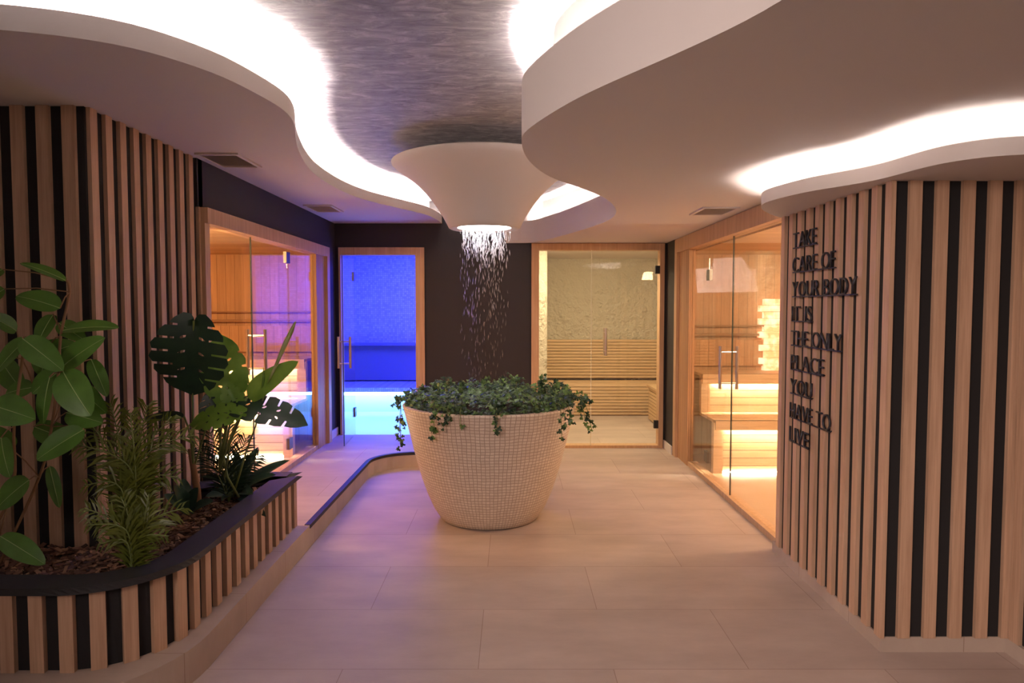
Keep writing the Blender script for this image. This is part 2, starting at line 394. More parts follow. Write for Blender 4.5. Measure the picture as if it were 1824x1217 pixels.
# right column
t = tag(empty('slat_cladding', (1.98, 3.7, 0)), 'oak slat cladding around the right corner, carrying the raised black lettering', 'wall cladding', 'slatted claddings')
MB().box(1.7205, 2.40, 3.106, 4.39, .07, 2.17).box(2.31, 2.40, 2.50, 3.12, .07, 2.17).box(2.31, 2.40, 1.4, 2.50, .07, 2.33).build('backing', BLACKB, t)
MB().box(1.712, 2.40, 3.10, 4.42, 0, .072).box(2.29, 2.40, 1.4, 3.10, 0, .072).build('plinth', PLINTH, t)
m = MB()
for k in range(11): m.box(1.70, 1.721, 3.085+.12*k, 3.137+.12*k, .072, 2.17)
m.build('side_slat_panel', OAK, t)
m = MB()
for k in range(5):
    x0 = at(1620, 360, 3.09).x+.1195*k
    m.box(x0, x0+.056, 3.086, 3.107, .072, 2.17)
for k in range(13): m.box(2.29, 2.312, 3.02-.12*k, 3.075-.12*k, .072, 2.17 if k < 5 else 2.33)
m.build('front_slat_panel', OAK, t)
# left column
t = tag(empty('slat_cladding', (-2.6, 3.9, PL)), 'oak slat cladding on black behind the planter plants, left of the glass sauna', 'wall cladding', 'slatted claddings')
MB().box(-3.69, -2.0205, 3.270, 4.39, PL, ZL).build('backing', BLACKB, t)
m = MB()
for k in range(10): m.box(-2.021, -2.0, 3.285+.1235*k, 3.340+.1235*k, PL, ZL)
m.build('side_slat_panel', OAK, t)
m = MB()
xr = at(134, 300, 3.25).x
for k in range(13): m.box(xr-.060-.1205*k, xr-.1205*k, 3.25, 3.2705, PL, ZL)
m.build('front_slat_panel', OAK, t)

# ---------------------------------------------------------------- doors and glass fronts
def handle(parent, x, y, z0, z1, n, gap=.05, r=.013, name='door_handle'):
    """pull bars on both sides of a pane, n = unit normal of the pane"""
    m = MB(); n = Vector(n)
    for s in (1, -1):
        c = Vector((x, y, 0))+n*s*gap
        m.tube([(c.x, c.y, z0), (c.x, c.y, z1)], r, 10)
    for z in (z0+.05, z1-.05):
        a = Vector((x, y, z))-n*gap; bb = Vector((x, y, z))+n*gap
        m.tube([a, bb], r*.7, 8)
    return m.build(name, STEEL, parent, smooth=.7)
# left sauna front
def sauna_front(sx, xo, y0, y1, zt, zf, ygap, yhinge, ylast, hdr, nm, labels):
    xi = xo+sx*.10
    f = MB()
    f.box(xo, xi+sx*.03, y0, y1, zt-hdr, zt)                          # header
    f.box(xo+sx*.02, xi+sx*.02, y0, y0+.07, zf, zt-hdr)             # near post
    f.box(xo, xi+sx*.02, y1-.10, y1, zf, zt-hdr)               # far post
    fr = struct(f.build('trim_%d' % nm, OAKF))
    MB().box(xo+sx*.03, xo+sx*.09, ylast, y1-.10, zf, zt-hdr).build('end_panel', SAUV, fr)
    struct(MB().box(xo+sx*.035, xi+sx*.03, y0+.07, ylast, zf, zf+.045).build('trim_%d' % (nm+1), OAKF))
    xg = xo+sx*.065
    zb, ztp = zf+.045, zt-hdr
    for (a, bb) in ((y0+.07, ygap-.004), (yhinge+.004, ylast)):
        wn = struct(MB().box(xg-.004, xg+.004, a, bb, zb, ztp).build('window_%d' % nm, GLASS)); nm += 1
    d = struct(MB().box(xg-.004, xg+.004, ygap+.004, yhinge-.004, zb+.008, ztp-.006).build('door_%d' % (3 if sx < 0 else 4), GLASS))
    MB().box(xg-.005, xg+.005, ygap-.004, ygap+.004, zb, ztp).build('edge_seal', GEDGE, d)
    handle(d, xg, ygap+.09, zf+.92, zf+1.28, (1, 0, 0), .07)
    for z in (zf+.22, zf+1.90):
        MB().box(xg-.014, xg+.014, yhinge-.05, yhinge+.05, z-.05, z+.05).build('hinge', STEELD, d)
    return fr
sauna_front(-1, -1.955, 4.42, 7.36, 2.245, PL, 5.30, 6.15, 6.95, .10, 10, None)
sauna_front(1, 1.745, 4.40, 7.36, 2.325, 0, 5.60, 6.28, 6.86, .14, 20, None)

# blue steam room door
x0, x1, z0, z1 = DB
struct(MB().box(x0, x1, YB-.03, YB+.11, z1-.085, z1).box(x1-.10, x1, YB-.03, YB+.11, z0, z1-.085).box(x0, x0+.022, YB-.03, YB+.11, z0, z1-.085).build('trim_2', OAKF))
struct(MB().box(x0+.022, -1.79, YB-.004, YB+.004, z0+.01, z1-.085).build('window_1', GLASS))
hp = Vector((-1.785, YB-.03, 0)); fp = Vector((-1.74, 7.02, 0)); dd = (fp-hp); ln = dd.length; dd.normalize(); nn_ = Vector((-dd.y, dd.x, 0))
d1 = struct(MB().obox((hp+fp)/2+Vector((0, 0, 1.15)), dd*ln/2, nn_*.004, (0, 0, .985)).build('door_1', GLASS))
MB().obox(fp+Vector((0, 0, 1.15)), dd*.004, nn_*.0045, (0, 0, .985)).build('edge_seal', GEDGE, d1)
hc = fp-dd*.07; handle(d1, hc.x, hc.y, .97, 1.30, nn_, .06)
for z in (.42, 1.95): MB().obox(hp+dd*.03+Vector((0, 0, z)), dd*.045, nn_*.014, (0, 0, .05)).build('hinge', STEELD, d1)
# right door (bio sauna)
x0, x1, z0, z1 = DR
struct(MB().box(x0, x1, YB-.03, YB+.11, z1-.075, z1).box(x0, x0+.085, YB-.03, YB+.11, 0, z1-.075).box(x1-.05, x1, YB-.03, YB+.11, 0, z1-.075).box(x0+.085, x1-.05, YB-.03, YB+.11, 0, .03).build('trim_3', OAKF))
xs = at(1053, 600, YB).x
struct(MB().box(x0+.085, xs-.004, YB-.004, YB+.004, .03, z1-.075).build('window_2', GLASS))
d2 = struct(MB().box(xs+.004, x1-.055, YB-.004, YB+.004, .035, z1-.08).build('door_2', GLASS))
MB().box(xs-.004, xs+.004, YB-.004, YB+.004, .03, z1-.075).build('edge_seal', mat('glass_edge_pale', (.75, .72, .6), .3)[0], d2)
hx = at(1078, 600, YB).x; handle(d2, hx, YB, 1.06, 1.37, (0, 1, 0), .05, .016)
for z in (.27, 2.03): MB().box(x1-.10, x1-.045, YB-.02, YB+.02, z-.045, z+.045).build('hinge', BLACKM, d2)

# ---------------------------------------------------------------- saunas
def sauna(sx, zf, zc, side, X0, salt=False):
    X1, Y0, Y1 = 4.3, 4.50, 7.35
    def B(m, a, bb, *r): return m.box(sx*a, sx*bb, *r)
    struct(B(MB(), X0-.06, X1, Y0-.1, Y1+.1, zf-.02 if sx > 0 else zf+.001, zf+.012).build('floor', SFLOOR))
    struct(B(MB(), X0-.04, X1, Y0-.1, Y1+.1, zc, zc+.04).build('ceiling', SAUC))
    struct(B(MB(), X0-.04, X1, Y1, Y1+.05, zf, zc).build('wall_back_%s_sauna' % side, SAUV))
    struct(B(MB(), X0-.0, X1, Y0-.09, Y0-.04, zf, zc).build('wall_front_%s_sauna' % side, SAUV))
    struct(B(MB(), X1, X1+.05, Y0-.09, Y1+.05, zf, zc).build('wall_end_%s_sauna' % side, SAUV))
    t = empty('sauna_bench', (sx*3.0, 6.9, zf+.012))
    tag(t, 'two-tier pale slatted bench with lit risers inside the %s sauna' % side, 'bench', 'tiered sauna benches')
    xb0, xb1 = X0+.03, X1-.01
    for (ya, yb, z0, z1, yl) in ((6.42, 6.96, .44, .53, 6.52), (6.88, 7.34, .83, .93, 6.97)):
        m = MB(); k = 0; y = ya
        B(m, xb0, xb1, ya, ya+.03, zf+z0, zf+z1)
        while y < yb-.03:
            B(m, xb0, xb1, y+.001, y+.08, zf+z1-.028, zf+z1); y += .095
        m.build('seat', SAUS, t)
        zb = zf+.012 if z0 < .5 else zf+.53
        B(MB(), X0+.12, xb1, yl, yl+.03, zb, zf+z1-.03).build('riser_panel', SAUH, t)
        B(MB(), xb0, X0+.12, yl-.04, yl+.03, zb, zf+z1-.03).build('end_post', SAUS, t)
        B(MB(), X0+.14, xb1-.02, ya+.034, ya+.05, zf+z1-.05, zf+z1-.042).build('led_strip', EBENCH, t)
    m = MB(); B(m, xb0, xb1-.05, 7.30, 7.345, zf+.98, zf+1.26); m.build('backrest_board', SAUV, t)
    m = MB(); B(m, xb0, xb1-.05, 7.28, 7.345, zf+1.30, zf+1.325); B(m, xb0, xb1-.05, 7.28, 7.345, zf+1.40, zf+1.415); m.build('backrest_rail', BARK, t)
    B(MB(), X0+.13, xb1-.02, 6.514, 6.519, zf+.014, zf+.022).build('floor_led_strip', EBENCH, t)
    if salt:
        m = MB(); z = .86
        row = 0
        while z < 1.66:
            x = 2.64+(.05 if row % 2 else 0)
            while x < 3.5: m.box(x, x+.098, 7.27, 7.345, z, z+.065); x += .103
            z += .07; row += 1
        tag(m.build('salt_brick_panel', SALT), 'glowing orange-white salt brick panel on the back wall of the right sauna', 'salt wall')
sauna(1, 0.0, 2.17, 'right', 1.90, True)
sauna(-1, PL, 2.17, 'left', 2.07)

# steam room
s = MB().box(-2.6, -.2, 10.3, 10.35, 0, 2.7); struct(s.build('wall_back_steam_room', MOS))
struct(MB().box(-2.65, -2.6, YB+.1, 10.35, 0, 2.7).build('wall_left_steam_room', MOS))
struct(MB().box(-.2, -.15, YB+.1, 10.35, 0, 2.7).build('wall_right_steam_room', MOS))
struct(MB().box(-2.65, -.15, YB+.1, 10.35, 2.6, 2.7).build('ceiling', PAINT))
struct(MB().box(-2.65, -.15, YB, 10.35, 0, PL-.01).build('floor', MOSF))
t = tag(empty('steam_bench', (-1.4, 9.8, PL-.01)), 'tiled bench with glowing white strip under its edge in the blue steam room', 'bench')
MB().box(-2.59, -.21, 9.35, 10.29, .44, .50).build('seat', MOS, t)
MB().box(-2.59, -.21, 9.55, 10.29, PL-.01, .44).build('riser_panel', MOSF, t)
MB().box(-2.59, -.21, 10.18, 10.29, .52, 1.04).box(-2.59, -.21, 10.10, 10.29, 1.04, 1.075).build('backrest', MOSD, t)
MB().box(-2.59, -.21, 9.37, 9.40, .40, .438).build('led_strip', EBLUE, t)

# bio sauna
struct(MB().box(-.05, 2.6, 10.6, 10.65, 0, 2.4).build('wall_back_bio_sauna', PLAS))
m = MB(); arc = [(.20, YB+.12), (.20, 8.3), (.42, 8.3)]
m.box(-.1, .22, YB+.12, 10.65, 0, 2.4)
m.prism([(.22, 8.7)]+[(.22+.24*math.sin(a), 8.94-.24*math.cos(a)) for a in [i*math.pi/16 for i in range(1, 9)]]+[(.46, 10.6), (.22, 10.6)], 0, 2.4)
struct(m.build('wall_left_bio_sauna', PLAS, smooth=.6))
struct(MB().box(2.35, 2.6, YB+.12, 10.65, 0, 2.4).build('wall_right_bio_sauna', PLAS))
struct(MB().box(-.1, 2.6, YB+.1, 10.65, 2.36, 2.42).build('ceiling', PAINT))
struct(MB().box(1.75, 2.6, YB+.1, 10.65, -.1, 0).build('floor', FLOOR))
t = tag(empty('slatted_bench', (1.3, 10.2, 0)), 'pale horizontally slatted bench with curved backrest under rough plaster wall', 'bench')
def hslats(m, prof, xa, xb):
    for (y, z, ay, az) in prof: m.obox(((xa+xb)/2, y, z), ((xb-xa)/2, 0, 0), (0, ay[0], ay[1]), (0, az[0], az[1]))
m = MB()
for k in range(13):
    z = .52+k*.046; q = k/12; m.box(.47, 2.34, 10.50+.05*q, 10.53+.05*q, z, z+.038)
m.build('backrest', SAUS, t)
m = MB()
for k in range(9): m.box(.47, 2.34, 10.06+k*.05, 10.102+k*.05, .47-.004*abs(k-4), .50-.004*abs(k-4))
m.build('seat', SAUS, t)
m = MB()
for k in range(10): m.box(.47, 2.34, 10.0+.04*math.sin(k/9*math.pi)*-1+.05, 10.03+.05+.04*math.sin(k/9*math.pi)*-1, .02+k*.046, .058+k*.046)
m.build('front_slats', SAUS, t)
MB().box(.48, 2.33, 10.085, 10.10, 0, .46).box(.48, 2.33, 10.585, 10.599, .5, 1.09).build('bench_core', SAUS, t)
t = tag(empty('slatted_bench', (1.95, 9.2, 0)), 'short slatted side bench at right behind the door hinge side', 'bench')
m = MB()
for k in range(10): m.box(1.95, 2.3, 8.9, 9.7, .02+k*.046, .058+k*.046)
m.build('front_slats', SAUS, t); MB().box(1.93, 2.3, 8.88, 9.72, .48, .51).build('seat', SAUS, t)

# ---------------------------------------------------------------- ceiling air vents
def vent(name_lbl, x0, x1, y0, y1, z):
    t = tag(empty('ceiling_vent', ((x0+x1)/2, (y0+y1)/2, z)), name_lbl, 'air vent', 'ceiling air vents')
    m = MB(); f = .022
    m.box(x0, x1, y0, y0+f, z-.012, z).box(x0, x1, y1-f, y1, z-.012, z).box(x0, x0+f, y0+f, y1-f, z-.012, z).box(x1-f, x1, y0+f, y1-f, z-.012, z).build('frame', PAINT, t)
    m = MB(); y = y0+f+.004
    while y < y1-f-.012: m.obox(((x0+x1)/2, y+.006, z-.005), ((x1-x0)/2-f, 0, 0), (0, .0072, .002), (0, -.0004, .001)); y += .017
    m.build('louvre', mat('vent_grey', (.46, .41, .38), .6)[0], t)
vent('white louvred air vent nearest the left slat cladding', -1.95, -1.68, 4.24, 4.64, ZL)
vent('small white louvred air vent over the far end of the left sauna', -1.93, -1.66, 6.35, 6.78, ZL)
vent('white louvred air vent in the right soffit beside the glowing cove', 1.38, 1.65, 4.98, 5.36, ZR)

# ---------------------------------------------------------------- rain shower funnel
FX, FY = -.21, 5.22
t = tag(empty('rain_shower_funnel', (FX, FY, ZU)), 'large white trumpet-shaped rain shower hanging over the mosaic planter', 'shower')
prof = [(.20, 2.235), (.205, 2.205), (.255, 2.196), (.268, 2.203), (.285, 2.235), (.312, 2.285), (.345, 2.338), (.385, 2.395), (.436, 2.458), (.49, 2.513), (.55, 2.565), (.61, 2.607), (.66, 2.642), (.69, 2.668), (.694, 2.682), (.68, 2.69), (.16, 2.70), (.15, 2.74), (.15, ZU)]
MB().lathe(prof, (FX, FY, 0), 128).build('funnel', PAINT, t, smooth=.9)
m = MB().lathe([(.001, 2.216), (.10, 2.216), (.2, 2.216), (.2, 2.23), (.001, 2.23)], (FX, FY, 0), 64); m.build('lamp_disc', ERAIN, t)
# falling water
random.seed(5)
m = MB()
def drop(p, l, r, lean=(0, 0)):
    n = 5; vs = [p+Vector((lean[0]*l/2, lean[1]*l/2, l/2))]+[p+Vector((r*math.cos(2*math.pi*k/n), r*math.sin(2*math.pi*k/n), -l*.12)) for k in range(n)]+[p-Vector((lean[0]*l/2, lean[1]*l/2, l/2))]
    m.add(vs, [(0, 1+k, 1+(k+1) % n) for k in range(n)]+[(n+1, 1+(k+1) % n, 1+k) for k in range(n)])
for i in range(560):
    a = random.uniform(0, 2*math.pi); rr = .19*math.sqrt(random.random()); u = random.random()**2.0
    z = 2.18-u*1.18
    k = 1-.10*u
    drop(Vector((FX+rr*math.cos(a)*k+.02*random.uniform(-1, 1), FY+rr*math.sin(a)*k, z)), random.uniform(.02, .06)*(1.2-.3*u), random.uniform(.0008, .0018)*(1.6-1.25*u), (random.uniform(-.2, .2), 0))
for i in range(70):
    a = random.uniform(0, 2*math.pi); rr = .18*math.sqrt(random.random())
    z = 2.19-random.random()*.13
    for j in range(3):
        drop(Vector((FX+rr*math.cos(a)+random.uniform(-.012, .012), FY+rr*math.sin(a), z-.045*j)), random.uniform(.03, .07), random.uniform(.003, .0055), (random.uniform(-.35, .35), 0))
tag(m.build('falling_water', WATER), 'thin rain of water drops falling from the white funnel', 'water', kind='stuff')

# ---------------------------------------------------------------- mosaic pot
PX, PY = -.172, 5.19
prof = [(.001, .0), (.34, .0), (.375, .012), (.40, .05), (.43, .10), (.462, .17), (.492, .25), (.522, .34), (.55, .44), (.578, .55), (.605, .66), (.632, .77), (.652, .85), (.658, .868), (.652, .876), (.622, .878), (.612, .868), (.60, .80), (.001, .80)]
me = bpy.data.meshes.new('mosaic_pot'); bm = bmesh.new(); uvl = bm.loops.layers.uv.new('UVMap'); n = 128
rings = [[bm.verts.new((PX+r*math.cos(2*math.pi*k/n), PY+r*math.sin(2*math.pi*k/n), z)) for k in range(n)] for r, z in prof]
arc = [0]
for i in range(1, len(prof)): arc.append(arc[-1]+math.hypot(prof[i][0]-prof[i-1][0], prof[i][1]-prof[i-1][1]))
for i in range(len(prof)-1):
    for k in range(n):
        f = bm.faces.new((rings[i][k], rings[i][(k+1) % n], rings[i+1][(k+1) % n], rings[i+1][k])); f.smooth = True
        for lp, (uu, vv) in zip(f.loops, ((k, i), (k+1, i), (k+1, i+1), (k, i+1))):
            lp[uvl].uv = (uu/n*3.48, arc[vv])
bmesh.ops.recalc_face_normals(bm, faces=bm.faces); bm.to_mesh(me); bm.free(); me.materials.append(POT); me.materials.append(SOIL)
po = bpy.data.objects.new('mosaic_pot', me); COL.objects.link(po)
for p in me.polygons:
    if p.index >= (len(prof)-2)*n: p.material_index = 1
tag(po, 'large round tapered pot in cream mosaic standing on the tiled floor under the shower', 'planter')

# ivy
random.seed(11)
ivy = MB()
def ivyleaf(p, s, nrm, yaw):
    nrm = Vector(nrm).normalized(); a = nrm.orthogonal().normalized(); a = Matrix.Rotation(yaw, 3, nrm) @ a; bb = nrm.cross(a)
    shape = [(0, 0, -.06), (-.35, -.25, 0), (-.62, .10, .10), (-.30, .25, .02), (-.34, .62, .06), (-.12, .55, .0), (0, 1.0, .14), (.12, .55, 0), (.34, .62, .06), (.30, .25, .02), (.62, .10, .10), (.35, -.25, 0)]
    vs = [p+s*(x*a+y*bb-z*nrm) for x, y, z in shape]
    ivy.add(vs+[p+s*(.35*bb+.06*nrm)], [(12, i, (i+1) % 12) for i in range(12)])
def hump(th):     # height of the ivy mass around the rim
    return .045+.035*math.sin(3*th+1)+.03*math.sin(7*th)
for i in range(2100):
    th = random.uniform(0, 2*math.pi); rr = .65*math.sqrt(random.random())
    if rr > .635: continue
    dx = math.cos(th)*rr
    h = .885+(.05+.09*max(0, noise.noise(Vector((math.cos(th)*rr*4, math.sin(th)*rr*4, 3))))*1.6)*random.random()**.6+.05*random.random()
    ivyleaf(Vector((PX+rr*math.cos(th), PY+rr*math.sin(th), h)), random.uniform(.022, .042), (random.uniform(-.7, .7), random.uniform(-1.1, .2), 1), random.uniform(0, 6.28))
for i in range(700):
    th = random.uniform(0, 2*math.pi); rr = random.uniform(.55, .64)
    ivyleaf(Vector((PX+rr*math.cos(th), PY+rr*math.sin(th), random.uniform(.87, .905))), random.uniform(.022, .04), (random.uniform(-.7, .7), random.uniform(-1.1, .2), 1), random.uniform(0, 6.28))
stems = []
def sprig(pts, n, s=(.02, .04), spread=.03):
    sp = spline([tuple(p) for p in pts], .02); stems.append(MB().tube(sp, .0025, 5))
    for i in range(n):
        q = sp[min(len(sp)-1, int(random.random()*len(sp)))]
        ivyleaf(q+Vector([random.uniform(-spread, spread) for _ in range(3)]), random.uniform(*s), (random.uniform(-.6, .6), -1, random.uniform(-.1, .9)), random.uniform(0, 6.28))
def hang(th, out, down, n, **kw):
    c = Vector((math.cos(th), math.sin(th), 0)); o = Vector((PX, PY, 0))
    sprig([o+c*.5+Vector((0, 0, .88)), o+c*(.66)+Vector((0, 0, .93)), o+c*(.66+out*.7)+Vector((0, 0, .90-down*.3)), o+c*(.66+out)+Vector((0, 0, .90-down))], n, **kw)
hang(math.radians(182), .02, .36, 34); hang(math.radians(188), .02, .24, 26); hang(math.radians(176), .07, .06, 34)
hang(math.radians(238), .02, .16, 40); hang(math.radians(247), .02, .10, 26); hang(math.radians(276), .02, .11, 30); hang(math.radians(255), .02, .08, 18)
hang(math.radians(319), .03, .22, 32); hang(math.radians(327), .04, .12, 40); hang(math.radians(350), .07, .14, 36); hang(math.radians(2), .11, .02, 30); hang(math.radians(357), .12, .24, 16)
for px, py, n in ((865, 680, 26), (893, 683, 26), (920, 683, 26), (967, 680, 30), (800, 686, 20), (825, 690, 20), (780, 694, 20), (990, 692, 22), (1010, 702, 22), (752, 700, 18)):
    y = PY+random.uniform(-.15, .2); q = at(px, py-9, y); n += 10; sprig([Vector((q.x*.97, y-.05, .88)), (q+Vector((0, 0, -.06))), q], n, spread=.022)
iv = tag(ivy.build('trailing_ivy', LF_IVY), 'low green ivy filling the mosaic pot and trailing over its rim', 'plant')
for v_ in stems: v_.build('vine', STEM, iv)

# ---------------------------------------------------------------- raised planter
def planter_line(x, yf, cx, cy, yend, off=0, left=-3.6):
    r = x-cx; pts = [Vector((x, yend, 0))]
    n = max(2, int((yend-cy)/.1))
    pts += [Vector((x, yend+(cy-yend)*i/n, 0)) for i in range(1, n)]
    pts += [Vector((cx+r*math.cos(a), cy-r*math.sin(a), 0)) for a in [i*math.pi/32 for i in range(0, 17)]]
    pts += [Vector((cx+(left-cx)*i/20, cy-r, 0)) for i in range(1, 21)]
    return pts
CX, CY = -1.80, 3.01
body = planter_line(-1.455, 0, CX, CY, 4.47); inner = planter_line(-1.535, 0, CX, CY, 4.38)
slo = planter_line(-1.425, 0, CX, CY, 4.49)
t = tag(empty('raised_planter', (-2.2, 3.4, PL)), 'curved raised planter with oak slats and a black rim, standing on the tiled kerb', 'planter')
m = MB().band(body, inner, PL, .48); m.box(-2.0, -1.455, 4.38, 4.47, PL, .48); m.build('body', BLACKB, t)
m = MB()
# slats walk along the line
acc = 0; nxt = .03; segs = slo
for i in range(len(segs)-1):
    a, bb = segs[i], segs[i+1]; l = (bb-a).length
    while nxt <= acc+l:
        q = a+(bb-a)*((nxt-acc)/l); tdir = (bb-a).normalized(); nr = Vector((-tdir.y, tdir.x, 0))
        m.obox(q+nr*-.019+Vector((0, 0, (PL+.48)/2)), tdir*.028, nr*.012, (0, 0, (.48-PL)/2)); nxt += .118
    acc += l
m.build('slat_panel', OAK, t)
ro = planter_line(-1.392, 0, CX, CY, 4.49); ri = planter_line(-1.532, 0, CX, CY, 4.37)
m = MB().band(ro, ri, .48, .51); m.box(-2.0, -1.46, 4.37, 4.49, .481, .5105); m.build('rim', BLACKM, t)
struct(MB().prism([(p.x, p.y) for p in inner]+[(-3.6, 3.27), (-2.01, 3.27), (-2.01, 4.38)], PL+.001, .43).build('floor', SOIL))
# bark chips
random.seed(3); m = MB(); cnt = 0
def inside(x, y):
    if x > -1.55 or y > 4.36 or y < 2.76: return False
    if x < -2.0 and y > 3.24: return False
    if x > CX and y < CY and math.hypot(x-CX, y-CY) > .25: return False
    return x > -2.75
while cnt < 3200:
    x, y = random.uniform(-2.8, -1.5), random.uniform(2.7, 4.4)
    if not inside(x, y): continue
    R = Matrix.Rotation(random.uniform(0, 6.28), 3, 'Z') @ Matrix.Rotation(random.uniform(-.5, .5), 3, 'X') @ Matrix.Rotation(random.uniform(-.5, .5), 3, 'Y')
    l = random.uniform(.010, .028); wd = random.uniform(.006, .012)
    m.obox((x, y, random.uniform(.43, .455)), R @ Vector((l, 0, 0)), R @ Vector((0, wd, 0)), R @ Vector((0, 0, .003))); cnt += 1
tag(m.build('bark_mulch', CHIP), 'reddish brown bark chip mulch covering the raised planter', 'mulch', kind='stuff')

# ---------------------------------------------------------------- plants
def cdt_leaf(outline, holes, grid=.09):
    """flat leaf mesh in unit space: x across, y along, with holes"""
    pts = []; edges = []; loops = [outline]+holes
    for lp in loops:
        s = len(pts); pts += [Vector(p) for p in lp]; edges += [(s+i, s+(i+1) % len(lp)) for i in range(len(lp))]
    def ins(x, y, lp):
        c = False; j = len(lp)-1
        for i in range(len(lp)):
            if (lp[i][1] > y) != (lp[j][1] > y) and x < (lp[j][0]-lp[i][0])*(y-lp[i][1])/(lp[j][1]-lp[i][1])+lp[i][0]: c = not c
            j = i
        return c
    y = -.4
    while y < 1.1:
        x = -.8
        while x < .8:
            if ins(x, y, outline) and not any(ins(x, y, h) for h in holes): pts.append(Vector((x, y)))
            x += grid
        y += grid
    v, e, f, *_ = delaunay_2d_cdt(pts, edges, [], 0, 1e-5)
    fo = []
    for t_ in f:
        cx = sum(v[i][0] for i in t_)/3; cy = sum(v[i][1] for i in t_)/3
        if ins(cx, cy, outline) and not any(ins(cx, cy, h) for h in holes): fo.append(tuple(t_))
    return [(p[0], p[1]) for p in v], fo
def oval(wd=.3, n=22, pw=.8, sh=.0):
    o = []
    for i in range(n):
        t_ = i/(n-1); w_ = wd*math.sin(math.pi*t_**pw)**.55 if 0 < t_ < 1 else 0; o.append((w_, t_))
    return o+[(-x, y) for x, y in o[-2:0:-1]]
def monstera(wd=.5, nf=5, deep=.55, seed=1):
    rnd = random.Random(seed); R_ = []
    env = lambda t_: wd*(math.sin(math.pi*min(1, (t_+.14)/1.16))**.62)
    side = [(0, 0), (.012, -.04), (.05, -.09)]
    n = nf
    for k in range(n):
        a0 = -.115+1.05*k/n; a1 = -.115+1.05*(k+1)/n
        for q in (.15, .3, .5, .7, .85):
            t_ = a0+(a1-a0)*q; side.append((env(t_)*(1-.10*abs(q-.5)*2), t_+.03*(q-.5)))
        if k < n-1:
            d = deep*rnd.uniform(.7, 1.15); side.append((env(a1)*(1-d), a1-.012))
            side.append((env(a1)*(1-d), a1+.012))
    side.append((0, 1.02))
    ol = side+[(-x, y) for x, y in side[-2:0:-1]]
    holes = []
    for s in (1, -1):
        for k in range(3):
            y = .22+.2*k+rnd.uniform(-.02, .02); x = s*wd*.24; holes.append([(x-.04*s, y-.012), (x, y-.006), (x+.05*s, y+.03), (x+.01*s, y+.034), (x-.035*s, y+.016)][::s])
    return ol, holes
_cache = {}
def put_leaf(m, shape, base, tip, width, face=(0, -1, .3), curl=.12, fold=.08, veins=None, wave=0):
    """place a unit leaf from base to tip; face = rough direction of its upper side"""
    if shape not in _cache:
        if shape == 'oval': _cache[shape] = cdt_leaf(oval(.5), [], .12)
        elif shape == 'lance': _cache[shape] = cdt_leaf(oval(.5, 16, .6), [], .16)
        elif shape.startswith('mon'): o_, h_ = monstera(.5, 6 if shape != 'monfew' else 5, .55 if shape == 'mon' else .28 if shape == 'monfew' else .68, len(shape)); _cache[shape] = cdt_leaf(o_, h_, .08)
    pv, pf = _cache[shape]
    base = Vector(base); tip = Vector(tip); ay = tip-base; l = ay.length; ayn = ay.normalized()
    fz = Vector(face); fz = (fz-ayn*fz.dot(ayn)).normalized(); ax = ayn.cross(fz).normalized()
    vs = []
    for x, y in pv:
        z = -curl*l*(y-.3)**2+fold*width*(abs(x)*2)+wave*width*math.sin(y*17+x*3)*abs(x)
        vs.append(base+ay*y+ax*x*width+fz*z)
    m.add(vs, pf)
    if veins is not None:
        veins.tube([base+ay*y+fz*(-curl*l*(y-.3)**2+.0015) for y in (0, .2, .4, .6, .8, .97)], [.0022, .002, .0018, .0015, .001, .0006], 4)

def pxw(w_, Y): return w_*Y/1216

# plant A: tall broad-leaved plant at the far left
random.seed(21)
ml = MB(); ms = MB(); mv = MB()
specs = [((118, 500), (37, 465), 30, 2.95, (.1, -.5, 1)), ((107, 549), (28, 524), 46, 2.92, (.1, -.7, .8)), ((112, 588), (208, 578), 36, 2.95, (0, -.6, .9)), ((104, 575), (150, 605), 30, 3.02, (0, -.8, .6)),
 ((40, 603), (109, 657), 44, 2.82, (.2, -1, .6)), ((48, 604), (-12, 662), 40, 2.85, (-.2, -1, .6)), ((106, 657), (181, 600), 44, 2.90, (0, -1, .5)), ((162, 640), (190, 705), 26, 3.0, (.5, -.8, .2)),
 ((112, 662), (158, 740), 58, 2.80, (.1, -1, .25)), ((108, 660), (55, 700), 40, 2.97, (0, -.8, .6)), ((88, 672), (72, 755), 30, 2.86, (-.2, -1, .2)), ((-14, 722), (58, 745), 54, 2.78, (0, -1, .5)),
 ((118, 735), (180, 752), 40, 2.94, (0, -1, .5)), ((150, 765), (62, 818), 46, 2.88, (0, -1, .5)), ((60, 690), (8, 700), 36, 3.02, (0, -.8, .6)), ((92, 610), (70, 668), 44, 3.06, (0, -1, .3)),
 ((140, 690), (186, 735), 36, 3.05, (.2, -1, .1)), ((2, 780), (14, 850), 36, 2.84, (.1, -1, .1)), ((60, 760), (140, 790), 40, 3.04, (0, -1, .3)), ((52, 855), (-10, 905), 50, 2.86, (0, -.8, .6)),
 ((88, 830), (106, 905), 20, 3.05, (.6, -.8, 0)), ((0, 955), (78, 1003), 38, 2.90, (.2, -.8, .7)), ((30, 590), (-20, 560), 34, 3.02, (0, -.7, .7)), ((60, 640), (130, 612), 40, 3.10, (0, -1, .2)), ((0, 640), (40, 700), 40, 3.08, (0, -1, .3)),
 ((95, 560), (65, 610), 30, 3.08, (0, -1, .2)), ((120, 700), (95, 640), 42, 3.10, (0, -1, .1)), ((20, 800), (-20, 760), 44, 3.0, (0, -1, .3)), ((5, 480), (-40, 500), 30, 3.0, (0, -1, .4)), ((8, 515), (-30, 540), 30, 3.05, (0, -1, .4))]
root = Vector((-2.30, 3.0, .44))
pa = tag(empty('broad_leaf_plant', root), 'tall plant with broad oval light green leaves at the far left end of the planter', 'plant')
